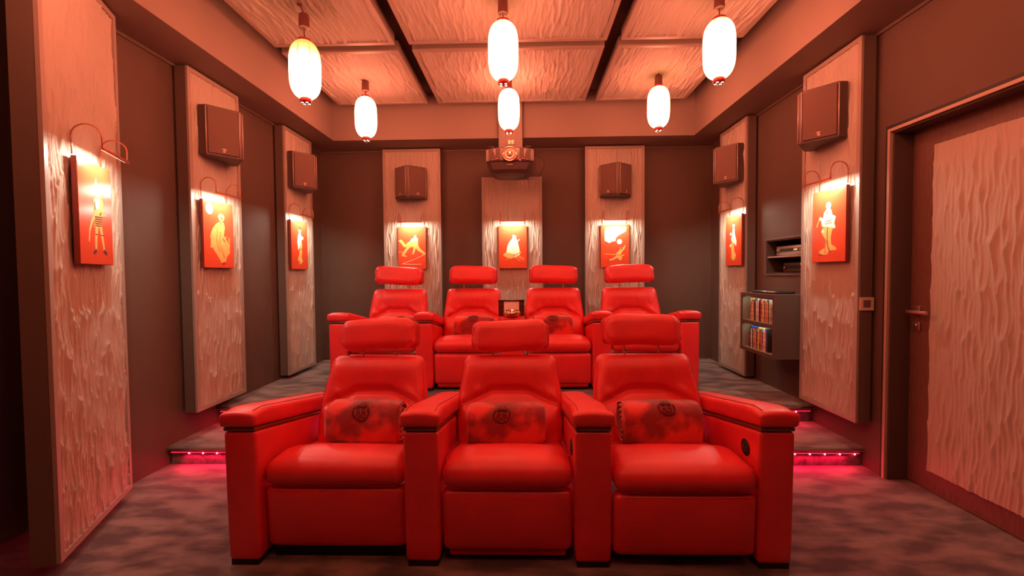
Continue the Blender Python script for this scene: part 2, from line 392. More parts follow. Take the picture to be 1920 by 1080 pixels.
lantern('lantern with yellow crown, front left, hanging lowest of all', -1.452, FY, 2.49, 2.868, M['lan_y'], 3.045, -.03, .01)
lantern('front centre lantern, above the one that hangs before the projector', -.118, FY, 2.588, 2.966, M['lan_s'], 3.108, 0, -.02)
lantern('front right lantern, the one farthest to the right', 1.30, FY, 2.572, 2.95, M['lan_s'], 3.112)
LW = lantern_mat('lantern_paper_plain', 0, .3, .4)
lantern('back left lantern in front of the back left corner', -1.468, BY, 2.600, 2.972, LW, 3.118)
lantern('back centre lantern hanging right in front of the projector mount', -.118, BY, 2.648, 3.02, LW, 3.118)
lantern('back right lantern near the back right corner', 1.272, BY, 2.648, 3.02, M['lan_s'], 3.118)
pos = {0: ('left', -1.46), 1: ('centre', -.118), 2: ('right', 1.285)}
for (yy, tx) in ((1.77, 'added as fill light in front of the front seats, out of frame'), (.57, 'added as fill light above the camera, out of frame')):  # two unseen lantern rows added to light the seat fronts
    for k in range(3):
        lantern(f'{pos[k][0]} lantern {tx}', pos[k][1], yy, 2.60, 2.975, LW, 3.118)

# ------------------------------------------------------------------ pictures: figures drawn in unit coordinates (x right, y up)
def stroke(pts, w0, w1=None):
    w1 = w0 if w1 is None else w1; L = []; R_ = []
    asp = .505/.335
    P_ = [Vector((p[0], p[1]*asp)) for p in pts]; n = len(P_)
    for i, p in enumerate(P_):
        t = (P_[min(i+1, n-1)]-P_[max(i-1, 0)]).normalized(); nn = Vector((-t.y, t.x)); ww = w0+(w1-w0)*i/(n-1)
        L.append(p+nn*ww/2); R_.append(p-nn*ww/2)
    return [(q.x, q.y/asp) for q in L+R_[::-1]]
def disc(cx, cy, r, n=20): return [(cx+r*math.cos(2*PI*k/n), cy+r*.663*math.sin(2*PI*k/n)) for k in range(n)]
ART = {
 'L1': [('cream', [(.47,.70),(.44,.76),(.49,.79),(.52,.86),(.54,.80),(.64,.80),(.75,.79),(.68,.75),(.60,.745),(.62,.69),(.56,.68)]),
        ('cream', disc(.54,.705,.055)), ('gold', [(.44,.66),(.66,.68),(.72,.64),(.74,.53),(.68,.52),(.66,.46),(.68,.38),(.42,.37),(.44,.47),(.41,.55)]),
        ('cream', [(.44,.64),(.60,.66),(.62,.56),(.46,.55)]), ('gold', stroke([(.47,.49),(.36,.42),(.28,.33),(.25,.22)],.05,.03)),
        ('gold', stroke([(.64,.50),(.80,.51)],.025)), ('gold', stroke([(.50,.38),(.46,.26),(.45,.15)],.09,.05)), ('gold', stroke([(.61,.38),(.66,.26),(.70,.15)],.09,.05)),
        ('ink', stroke([(.46,.145),(.38,.115)],.045)), ('ink', stroke([(.69,.145),(.79,.115)],.045)), ('ink', stroke([(.44,.30),(.52,.30)],.012)), ('ink', stroke([(.60,.30),(.70,.30)],.012)),
        ('ink', stroke([(.45,.62),(.46,.54)],.02)), ('ink', stroke([(.60,.50),(.64,.53)],.02)), ('gold', stroke([(.64,.67),(.76,.72)],.03))]
       +[('ink', stroke([(.44,.39+i*.022),(.67,.395+i*.022)],.005)) for i in range(5)],
 'L2': [('cream', disc(.20,.87,.12)), ('gold', [(.47,.78),(.52,.82),(.62,.83),(.70,.79),(.67,.73),(.60,.70),(.52,.72)]),
        ('gold', [(.50,.70),(.66,.70),(.70,.62),(.66,.50),(.72,.46),(.84,.36),(.86,.24),(.76,.18),(.70,.10),(.55,.08),(.48,.14),(.38,.22),(.27,.30),(.20,.30),(.22,.42),(.20,.47),(.28,.58),(.40,.66)]),
        ('ink', stroke([(.55,.77),(.64,.745)],.03)), ('ink', stroke([(.50,.695),(.62,.665)],.014)), ('ink', stroke([(.62,.45),(.70,.40)],.02)), ('ink', stroke([(.58,.06),(.68,.075)],.02)),
        ('gold', stroke([(.62,.46),(.78,.48)],.03,.015)), ('gold', stroke([(.82,.47),(.80,.26)],.012)), ('gold', stroke([(.86,.47),(.84,.26)],.012)),
        ('lacquer', stroke([(.45,.62),(.40,.40),(.52,.22)],.008)), ('lacquer', stroke([(.55,.55),(.50,.36),(.66,.16)],.008))],
 'L3': [('cream', disc(.52,.80,.07)), ('ink', disc(.53,.845,.055)), ('cream', [(.46,.75),(.58,.75),(.64,.66),(.62,.50),(.52,.44),(.40,.40),(.36,.55),(.40,.68)]),
        ('gold', [(.50,.46),(.62,.60),(.66,.50),(.64,.36),(.60,.26),(.70,.16),(.58,.11),(.46,.12),(.36,.20),(.46,.30)]), ('cream', disc(.68,.655,.05)),
        ('ink', stroke([(.44,.42),(.52,.44),(.58,.41),(.70,.42)],.015)), ('ink', stroke([(.40,.185),(.50,.13)],.016)), ('ink', stroke([(.60,.13),(.70,.17)],.012))],
 'B1': [('cream', [(.38,.62),(.50,.72),(.62,.76),(.72,.72),(.72,.60),(.60,.54),(.45,.55)]), ('gold', disc(.62,.775,.045)),
        ('gold', [(.02,.68),(.12,.70),(.20,.64),(.28,.58),(.36,.64),(.46,.66),(.72,.66),(.72,.56),(.80,.48),(.98,.38),(.94,.34),(.70,.44),(.64,.50),(.60,.42),(.54,.34),(.50,.36),(.56,.52),(.44,.52),(.30,.42),(.22,.34),(.32,.31),(.30,.29),(.14,.31),(.12,.36),(.24,.46),(.30,.52),(.20,.52),(.10,.62),(.02,.66)]),
        ('cream', stroke([(0,.41),(.30,.405)],.008)), ('cream', stroke([(.98,.36),(.60,.24),(.14,.13)],.014)), ('cream', stroke([(.14,.13),(.50,.115),(.84,.115)],.014))],
 'B2': [('cream', disc(.56,.745,.07)), ('cream', [(.52,.72),(.62,.72),(.68,.62),(.74,.46),(.76,.32),(.60,.26),(.36,.26),(.26,.34),(.30,.50),(.36,.60),(.46,.68)]),
        ('gold', [(.26,.38),(.14,.32),(.22,.28),(.34,.24),(.48,.23),(.54,.30),(.64,.31),(.80,.36),(.78,.40),(.70,.36),(.56,.33)]), ('gold', stroke([(.54,.31),(.90,.19)],.02)), ('gold', stroke([(.58,.33),(.92,.23)],.02)),
        ('gold', stroke([(.52,.29),(.78,.16)],.018)), ('cream', stroke([(.64,.60),(.74,.68)],.03)), ('gold', stroke([(.26,.215),(.40,.21)],.03)), ('ink', stroke([(.32,.212),(.38,.212)],.018)), ('ink', disc(.59,.79,.03)), ('ink', stroke([(.46,.62),(.48,.65)],.02)), ('ink', stroke([(.54,.27),(.55,.33)],.02))],
 'B3': [('cream', [(.16,.92),(.50,.95),(.90,.94),(.88,.84),(.66,.76),(.54,.70),(.52,.62),(.38,.60),(.30,.57),(.22,.60),(.14,.62),(.12,.78)]), ('cream', disc(.66,.60,.09)),  # upper pale shape is a figure with the lamp's glare put into its colour
        ('gold', stroke([(.12,.32),(.52,.305)],.022)), ('gold', [(.52,.31),(.66,.40),(.72,.40),(.82,.50),(.88,.52),(.84,.44),(.74,.35),(.70,.29),(.76,.24),(.72,.17),(.62,.16),(.64,.22),(.56,.22),(.42,.17),(.28,.16),(.26,.18),(.42,.22),(.54,.27)]),
        ('gold', disc(.71,.42,.06)), ('ink', stroke([(.65,.43),(.77,.435)],.03)), ('ink', stroke([(.50,.305),(.66,.29),(.72,.27)],.016)), ('ink', stroke([(.24,.15),(.30,.185)],.02)), ('gold', stroke([(.72,.275),(.82,.29)],.04)), ('ink', stroke([(.60,.165),(.70,.158)],.014)),
        ('ink', stroke([(.16,.60),(.20,.58)],.02)), ('ink', stroke([(.46,.60),(.50,.585)],.02))],
 'R2': [('cream', disc(.52,.80,.07)), ('ink', disc(.53,.84,.05)), ('cream', [(.46,.74),(.58,.74),(.60,.62),(.70,.48),(.68,.38),(.58,.44),(.42,.48),(.36,.52),(.42,.62)]),
        ('gold', [(.38,.48),(.54,.45),(.56,.30),(.68,.20),(.60,.11),(.44,.11),(.36,.16),(.40,.20),(.38,.34)]), ('cream', disc(.34,.64,.045)), ('cream', disc(.33,.40,.05)), ('ink', stroke([(.38,.47),(.50,.44)],.016)), ('ink', stroke([(.36,.155),(.46,.125)],.014)), ('ink', disc(.35,.385,.02))],
 'R1': [('cream', disc(.50,.775,.075)), ('cream', disc(.50,.73,.055)), ('cream', [(.42,.72),(.58,.72),(.62,.64),(.72,.61),(.68,.52),(.72,.46),(.62,.45),(.50,.48),(.30,.50),(.28,.58),(.20,.60),(.24,.64),(.34,.61),(.36,.68)]),
        ('gold', [(.34,.49),(.28,.42),(.36,.36),(.44,.30),(.40,.20),(.24,.16),(.22,.12),(.34,.105),(.50,.11),(.50,.14),(.60,.155),(.76,.16),(.72,.20),(.60,.24),(.58,.34),(.64,.47)]), ('ink', stroke([(.48,.48),(.47,.30),(.52,.18),(.58,.14)],.022)), ('ink', stroke([(.47,.30),(.42,.20),(.40,.14),(.46,.13)],.012)),
        ('gold', stroke([(.22,.60),(.14,.50)],.02,.035)), ('ink', stroke([(.22,.115),(.32,.10)],.018)), ('ink', stroke([(.42,.685),(.50,.665)],.012)), ('cream', stroke([(.30,.44),(.38,.42)],.05)), ('ink', stroke([(.40,.56),(.60,.57)],.006)), ('ink', stroke([(.40,.53),(.62,.54)],.006))],
}
PIC_LAB = {'L1': ('red lacquer picture of a standing armoured warrior with a plumed helmet', 'angled left panel'),
 'L2': ('red lacquer picture of a robed stooping figure under a pale moon', 'second left wall panel'),
 'L3': ('red lacquer picture of a slender robed figure, on the left wall nearest the back corner', 'left wall panel by the corner'),
 'B1': ('red lacquer picture of a crouching golden runner above zigzag lines', 'back wall panel left of the projector'),
 'B2': ('red lacquer picture of a cloaked kneeling figure with long spears', 'back wall panel below the projector'),
 'B3': ('red lacquer picture of a small leaping swordsman under a large pale shape', 'back wall panel right of the projector'),
 'R2': ('red lacquer picture of a slender robed figure, on the right wall nearest the back corner', 'right wall panel by the corner'),
 'R1': ('red lacquer picture of a figure in a long trailing gown', 'panel between door and disc cabinet')}
PZ0, PZ1, PW = 1.362, 1.866, .335
YAWDX = {'L1': -.02, 'L2': -.045, 'L3': -.085, 'B1': 0, 'B2': .006, 'B3': -.005, 'R1': .055, 'R2': .10}
def local(key, dx, dy):      # point on the panel face in world
    _, (x, y), rz, t = P[key]
    return Vector((x+math.cos(rz)*dx-math.sin(rz)*(dy-t), y+math.sin(rz)*dx+math.cos(rz)*(dy-t)))
def picture(key):
    lab, wh = PIC_LAB[key]; p = local(key, YAWDX[key], 0); rz = P[key][2]
    o = thing('lacquer_picture', lab, 'picture', (p.x, p.y, PZ0), rz, 'red lacquer pictures')
    h = PZ1-PZ0; c = .03
    G().box(-PW/2+.05, PW/2-.05, -.008, 0, .05, h-.05).obj('mount', 'black', o)
    G().rbox(-PW/2, PW/2, -c, -.007, 0, h, .004, (1, 1, 1), rs=2).obj('board', 'lacquer_side', o)
    bd = G().box(-PW/2+.003, PW/2-.003, -c-.0012, -c, .003, h-.003).obj('lacquer_face', 'lacquer', o)
    for mname in ('cream', 'gold', 'lacquer', 'ink'):
        g = G(); k = 0
        for i, (m, poly) in enumerate(ART[key]):
            if m != mname: continue
            y = -c-.0014-.00012*i
            a = sum(poly[q][0]*poly[(q+1) % len(poly)][1]-poly[(q+1) % len(poly)][0]*poly[q][1] for q in range(len(poly)))
            pl = poly if a > 0 else poly[::-1]
            g.slab([((x-.5)*PW*.98, yy*h) for x, yy in pl], y, -c-.001); k += 1
        if k: g.obj({'cream': 'pale_figure', 'gold': 'golden_figure', 'ink': 'ink_lines', 'lacquer': 'fold_lines'}[mname], mname, o)
    # picture light
    lz = PZ1+.045; out = .118; bl = .285
    t = thing('picture_light', f'copper arched picture light on the {wh}', 'lamp', (p.x, p.y, lz), rz, 'arched picture lights')
    for s_, ex in ((-1, -.14), (1, .14)):
        # from wall (y near 0) over the top to the bar (y near -out)
        pts2 = [(ex, -.003, -.035), (ex, -.003, .05)]+[(ex, -out/2+(out/2-.003)*math.cos(q), .055+.055*math.sin(q)) for q in np.linspace(0, PI, 13)]+[(ex, -out+.003, .0)]
        G().tube(pts2, .0035, 6).obj('arch', 'tube', t)
    G().rbox(-bl/2, bl/2, -out-.008, -out+.008, -.006, .006, .003, (1, 1, 1), rs=2).obj('bar', 'tube', t)
    G().box(-bl/2+.012, bl/2-.012, -out+.0082, -out+.010, -.004, .002).obj('led_strip', 'led_white', t)
    ld = bpy.data.lights.new('picture_glow', 'AREA'); ld.shape = 'RECTANGLE'; ld.size = bl-.03; ld.size_y = .012; ld.energy = PIC_W; ld.color = PIC_COL
    lo = bpy.data.objects.new('picture_glow', ld); C.objects.link(lo); lo.parent = t; lo.location = (0, -out, -.0095); lo.rotation_euler = (math.radians(15), 0, 0)
for k in P: picture(k)

# ------------------------------------------------------------------ surround speakers
def speaker(key, label, dx=0):
    p = local(key, dx, 0); rz = P[key][2]; h = .365
    o = thing('surround_speaker', label, 'speaker', (p.x, p.y, 2.185), rz, 'dark wedge surround speakers')
    W, d0, d1 = .18, .058, .20
    g = G(); poly = [(-W, 0), (-W, -d0), (-.012, -d1), (.012, -d1), (W, -d0), (W, 0)]
    g.prism(poly, 0, h); b = g.obj('cabinet', 'speaker', o)
    mod = b.modifiers.new('bevel', 'BEVEL'); mod.width = .005; mod.segments = 2
    for s in (-1, 1):
        a = Vector((s*.022, -d1+.008)); e = Vector((s*(W-.008), -d0-.004)); d = (e-a); L = d.length; d.normalize(); n = Vector((d.y, -d.x)) * (1 if s > 0 else -1)
        if n.y > 0: n = -n
        q = [a+n*.002, e+n*.002, e+n*.012, a+n*.012]
        if s < 0: q = q[::-1]
        gr = G().prism([(v.x, v.y) for v in q], .018, h-.014).obj('grille', 'grille', o)
        m2 = gr.modifiers.new('bevel', 'BEVEL'); m2.width = .004; m2.segments = 2
        # emblem: oval over a small shield
        c = a+d*L*.5+n*.0125; ang = math.atan2(d.y, d.x) if s > 0 else math.atan2(-d.y, -d.x)
        G().lathe([(.001, 0), (.017, .0006), (.016, .002), (.001, .0025)], axis='y', n=20, ys=.5).box(-.008, .008, 0, .002, -.019, -.009).obj('badge', 'trimlight', gr, (c.x, c.y-.002, .052), (0, 0, ang))
        G().tube([(a.x+n.x*.004-d.x*.008, a.y+n.y*.004-d.y*.008, .014), (a.x+n.x*.004-d.x*.008, a.y+n.y*.004-d.y*.008, h-.01)], .0035, 6).obj('edge_trim', 'trimlight', o)
        G().tube([(s*W, -d0, .012), (s*W, -d0, h-.01)], .004, 6).obj('side_trim', 'trimlight', o)
    return o
speaker('L2', 'wedge speaker on the left wall, second carved panel', -.01)
speaker('L3', 'wedge speaker on the left wall nearest the back corner', -.05)
speaker('R1', 'wedge speaker on the right wall beside the door', .0)
speaker('R2', 'wedge speaker on the right wall nearest the back corner', .05)
speaker('B1', 'wedge speaker on the back wall left of the projector', 0)
speaker('B3', 'wedge speaker on the back wall right of the projector', 0)

# ------------------------------------------------------------------ recliners
def ss(a, b, x): t = min(max((x-a)/(b-a), 0), 1); return t*t*(3-2*t)
def make_arm(parent, x0, x1, dial_side=None, L=.86):
    """arm between local x0..x1; top slopes down to the back"""
    def top(y): return .612-.165*max(0, min(1, (y-.02)/L))
    zb = .022
    def fb(x, y, z):
        k = (z-zb)/(.6-zb); xm = (x0+x1)/2
        nz = zb+(top(y)-zb)*k
        f = 1-.05*(1-ss(0, .12, k)); return Vector((xm+(x-xm)*f, y+.012*(1-k)*(1 if y < .3 else 0), nz))
    a = G().rbox(x0, x1, .012, L+.02, zb, .6, .018, (2, 12, 6), fb, 3).obj('armrest', 'leather', parent)
    def strip(y): return top(y)
    def fs(x, y, z): return Vector((x, y, top(y)+z))
    G().rbox(x0+.003, x1-.003, .010, L, .002, .020, .006, (1, 10, 1), fs, 2).obj('bronze_strip', 'bronze', a)
    def fp(x, y, z):
        u = (x-(x0+x1)/2)/((x1-x0)/2); v = z/.1
        crown = .010*(1-u*u)*v; drop = -.022*(1-ss(0, .10, y))*v
        return Vector((x+.004*u*math.sin(v*PI), y-.004*math.sin(v*PI)*(1 if y < .1 else 0), top(y)+.021+z+crown+drop+.0012*math.sin(x*160)*math.sin(y*23)*v))
    pd = G().rbox(x0-.006, x1+.006, -.004, L+.005, 0, .082, .020, (6, 16, 3), fp, 4).obj('arm_pad', 'leather', a)
    sm = G()
    sx = x0+.016, x1-.016
    for q in sx: sm.tube([fp(q, y, .0835) for y in np.linspace(.02, L-.02, 24)], .0016, 5)
    sm.tube([fp(q, .012, .078) for q in np.linspace(x0+.016, x1-.016, 8)], .0016, 5)
    sm.obj('seam', 'seam', a)
    G().box(x0+.012, x1-.012, .03, L-.02, 0, zb+.004).obj('foot', 'black', a)
    if dial_side is not None:
        xx = x0-.003 if dial_side < 0 else x1+.003; s = -1 if dial_side < 0 else 1
        d = G().lathe([(.001, -.001), (.038, 0), (.038, .003), (.034, .0055), (.001, .0055)], axis='y', n=28)
        dd = d.obj('control_dial', 'black', a, (xx-s*.004, .13, .50), (0, 0, PI/2*(-1 if s > 0 else 1)))
        b = G()
        for (bx, bz) in ((0, .018), (.016, 0), (-.016, 0), (0, -.018)): b.lathe([(.006, .005), (.006, .0075), (.001, .008)], axis='y', c=(bx, 0, bz), n=10)
        b.obj('dial_buttons', 'brown_metal', a, (xx-s*.004, .13, .50), (0, 0, PI/2*(-1 if s > 0 else 1)))
    return a
def recliner(label, group, loc, sw, arms, tilt, blen, hr_w, foot_y=.03, hz=0, seed=0, hr_fwd=0, hr_roll=0):
    """origin: centre front of the seat on the floor; arms: list of (x0, x1, dial_side)"""
    o = thing('recliner', label, 'armchair', loc, 0, group); w = sw/2-.006; r = random.Random(seed); ph = r.random()*6
    # base
    G().box(-w+.02, w-.02, .10, .82, .0, .12).obj('base', 'black', o)
    # footrest panel
    def ff(x, y, z):
        u = x/w; v = (z-.197)/.142
        return Vector((x, y-.016*(1-u**4)*(1-v*v*.8)*(1 if y < foot_y+.05 else 0)-.01*v, z))
    fo = G().rbox(-w, w, foot_y+.01, foot_y+.09, .055, .338, .030, (10, 2, 8), ff, 4).obj('footrest', 'leather', o)
    if seed == 2 or seed > 9: G().rbox(-w+.028, w-.028, foot_y+.03, foot_y+.08, .030, .060, .008, (4, 1, 1), None, 2).obj('footrest_base', 'leather_d', fo)
    # seat cushion
    def fc(x, y, z):
        u = x/w; k = (z-.342)/.115
        top = .030*(1-u**4)*math.exp(-((y-.17)/.16)**2)-.080*ss(.15, .56, y)
        wr = .0015*math.sin(y*55+ph+2*math.sin(x*9))*math.exp(-((y-.2)/.13)**2)*(1-abs(u))
        return Vector((x, y-.012*(1-u**4)*math.sin(PI*max(0, min(1, k)))*(1 if y < .1 else 0), z+(top+wr)*k if z > .342 else z))
    cu = G().rbox(-w, w, foot_y-.012, .66, .342, .457, .050, (14, 18, 3), fc, 5).obj('seat_cushion', 'leather', o)
    g = G()
    for s in (-1, 1): g.tube([fc(s*(w-.014), y, .4485) for y in np.linspace(foot_y+.03, .55, 20)], .0017, 5)
    g.tube([fc(x, foot_y-.011, .357) for x in np.linspace(-w+.03, w-.03, 20)], .0017, 5); g.obj('seam', 'seam', cu)
    # backrest : local u across, v up along the tilted back
    bw = .288; ct, st = math.cos(tilt), math.sin(tilt); y0b, z0b = .47, .36
    th = .13
    def fb(x, y, z):      # z along back 0..blen ; y 0 front .. th back
        u = x/bw; v = z/blen; fr = max(0, 1-y/(th*.6))
        nar = 1-.06*ss(.55, 1.0, v)+.03*math.sin(PI*min(v/.75, 1)); x2 = x*nar
        # crease: a flat-bottomed trapezoid line
        au = abs(u); vc = .60 if au < .34 else .60-(au-.34)*.30
        dcr = v-vc
        crease = .034*math.exp(-(dcr/.035)**2)*(1-ss(.72, 1.0, au))
        bulge = .036*(1-au**3)*math.exp(-((v-.84)/.17)**2)+.026*(1-au**3)*math.exp(-((v-.28)/.18)**2)
        wing = .016*ss(.45, .95, au)*ss(.1, .3, v)*(1-ss(.85, 1, v))
        wr = .006*math.sin(u*18+ph+v*12)*math.exp(-((dcr-.07)/.055)**2)*ss(.25, .6, au)*(1-ss(.8, 1, au))+.0012*math.sin(u*30+v*6+ph)*math.exp(-((v-.75)/.15)**2)
        yy = y-(bulge+wing+wr-crease)*fr
        return Vector((x2, y0b+yy*ct+z*st, z0b-yy*st+z*ct))
    bk = G().rbox(-bw, bw, 0, th, 0, blen, .045, (34, 3, 40), fb, 6).obj('backrest', 'leather', o)
    g = G(); pts = []
    for u in np.linspace(-.93, .93, 41):
        au = abs(u); vc = .60 if au < .34 else .60-(au-.34)*.30; pts.append(fb(u*bw, -.0005, (vc-.012)*blen))
    g.tube(pts, .0018, 5)
    for s in (-1, 1): g.tube([fb(s*(bw-.006), .022, z) for z in np.linspace(.06, blen-.05, 24)]+[], .0018, 5)
    g.obj('seam', 'seam', bk)
    # headrest pillow with gathered ends, rear shell, two posts
    hh, hd = .184, .12; zc = blen+.028+hh/2
    cy = y0b+zc*st-.035*ct-hr_fwd; cz = z0b+zc*ct+.035*st+hz+(-.010 if blen < .55 else 0)
    hw = hr_w/2; tl = tilt*.55
    def fh(x, y, z):
        u = x/hw; a = math.atan2(z, y); e = ss(.72, .99, abs(u))
        puff = 1-.10*abs(u)**6; rr = 1+.06*math.sin(a*18+ph)*e*(1-ss(.99, 1.0, abs(u)))+.012*math.sin(a*5+u*7+ph)
        y2, z2 = y*puff*rr, z*puff*rr+.006*math.sin(u*2.2+ph)
        return Vector((x+(.006*math.sin(a*3+ph) if abs(u) > .9 else 0), y2*math.cos(tl)+z2*math.sin(tl), -y2*math.sin(tl)+z2*math.cos(tl)))
    hr = G().rbox(-hw+.008, hw-.012, -hd/2, hd/2*.7, -hh/2, hh/2, .052, (30, 3, 3), fh, 8).obj('headrest', 'leather', o, (0, cy, cz), (0, hr_roll, 0))
    def fsh(x, y, z):
        return Vector((x, y*math.cos(tl)+z*math.sin(tl), -y*math.sin(tl)+z*math.cos(tl)))
    G().rbox(-hw-.004, hw+.004, .0, hd/2+.03, -hh/2+.012, hh/2-.012, .035, (4, 2, 2), fsh, 5).obj('headrest_shell', 'leather_d', hr)
    for s in (-1, 1):
        G().tube([(s*.1, y0b+(blen-.05)*st+.055, z0b+(blen-.05)*ct), (s*.1, y0b+blen*st+.035, z0b+blen*ct+.01), (s*.1, cy+.02, cz-hh/2+.02)], .0055, 8).obj('headrest_post', 'chrome', o)
        G().box(s*.1-.012, s*.1+.006, cy-.012, cy+.004, cz-hh/2-.022, cz-hh/2-.016).obj('post_clip', 'chrome', o)
    for (x0, x1, ds) in arms: make_arm(o, x0, x1, ds)
    return o
F1 = 1.88
FG, BG = 'red leather recliners in the front row', 'red leather recliners in the back row'
A = [(-1.332, -1.184), (-.532, -.374), (.220, .384), (1.012, 1.166)]
def ctr(a, b): return (A[a][1]+A[b][0])/2, A[b][0]-A[a][1]
T1 = math.radians(25); BL1 = .520
c, sw = ctr(0, 1)
recliner('left recliner of the front row, beside the lower step at left', FG, (c, F1, 0), sw, [(A[0][0]-c, A[0][1]-c, None), (A[1][0]-c, A[1][1]-c, -1)], T1, BL1, .455, .05, .0, 1, hr_roll=-.015)
c, sw = ctr(1, 2)
recliner('middle recliner of the front row', FG, (c, F1, 0), sw, [(A[2][0]-c, A[2][1]-c, -1)], T1, BL1, .455, .03, -.01, 2)
c, sw = ctr(2, 3)
recliner('right recliner of the front row, its arm beside the lit steps', FG, (c, F1, 0), sw, [(A[3][0]-c, A[3][1]-c, -1)], T1, BL1+.005, .455, .0, .012, 3, hr_roll=.02)
F2 = 3.855
B = [(-1.735, -1.575), (-.960, -.805), (.612, .780), (1.385, 1.545)]; CX0, CX1 = -.205, .015
T2 = math.radians(17); BL2 = .572
seats2 = [('leftmost recliner of the back row', B[0][1], B[1][0], [(B[0][0], B[0][1], None), (B[1][0], B[1][1], -1)]),
          ('back row recliner left of the centre console', B[1][1], CX0, []),
          ('back row recliner right of the centre console', CX1, B[2][0], []),
          ('rightmost recliner of the back row', B[2][1], B[3][0], [(B[2][0], B[2][1], None), (B[3][0], B[3][1], -1)])]
bxs = []
for i, (lab, xa, xb, arms) in enumerate(seats2):
    c = (xa+xb)/2; bxs.append(c)
    recliner(lab, BG, (c, F2, ZP), xb-xa, [(p-c, q-c, d) for p, q, d in arms], T2, BL2, .49, .02, 0, 10+i, hr_fwd=.02, hr_roll=(.02, .0, 0, -.02)[i])
# centre console between the two middle back seats
cx = (CX0+CX1)/2; cw = (CX1-CX0)/2
t = thing('console', 'red leather console between the two middle back seats', 'console', (cx, F2, ZP))
G().rbox(-cw+.004, cw-.004, .03, .86, .045, .60, .02, (2, 6, 4), None, 3).obj('body', 'leather', t)
G().rbox(-cw+.002, cw-.002, .02, .865, .602, .66, .018, (3, 6, 2), None, 3).obj('lid', 'leather', t)
G().box(-cw+.02, cw-.02, .06, .84, 0, .05).obj('foot', 'black', t)
zc = ZP+.66
t = thing('menu_holder', 'dark wooden holder standing on the centre console', 'holder', (-.105, 4.045, zc))
G().box(-.12, .12, -.05, .05, 0, .008).obj('base', 'woodtray', t)
G().rbox(-.122, .122, -.055, .055, .135, .148, .004, (1, 1, 1), None, 2).obj('top', 'woodtray', t)
for s in (-1, 1):
    G().rbox(min(s*.072, s*.118), max(s*.072, s*.118), -.045, .05, .008, .136, .003, (1, 1, 1), None, 2).obj('side', 'woodtray', t)
    G().box(min(s*.076, s*.114), max(s*.076, s*.114), -.049, -.045, .104, .110).obj('inlay', 'bronze', t)
tag(G().rbox(-.068, .068, -.04, .04, .009, .132, .004, (1, 1, 1), None, 2).obj('paper_stack', 'paperpink', None, (-.105, 4.040, zc)), 'pale pink block of paper standing inside the dark wooden holder', 'paper')
t = thing('copper_bowl', 'shiny copper bowl on the centre console before the dark holder', 'bowl', (-.098, 3.905, zc))
G().lathe([(.03, 0), (.06, .008), (.077, .025), (.078, .04), (.066, .058), (.045, .066), (.043, .063), (.062, .055), (.072, .04), (.06, .016), (.001, .010)], n=40).obj('bowl', 'copper', t)
G().lathe([(.001, .052), (.03, .056), (.042, .062), (.036, .066), (.001, .069)], n=32).obj('lid', 'copper', t)

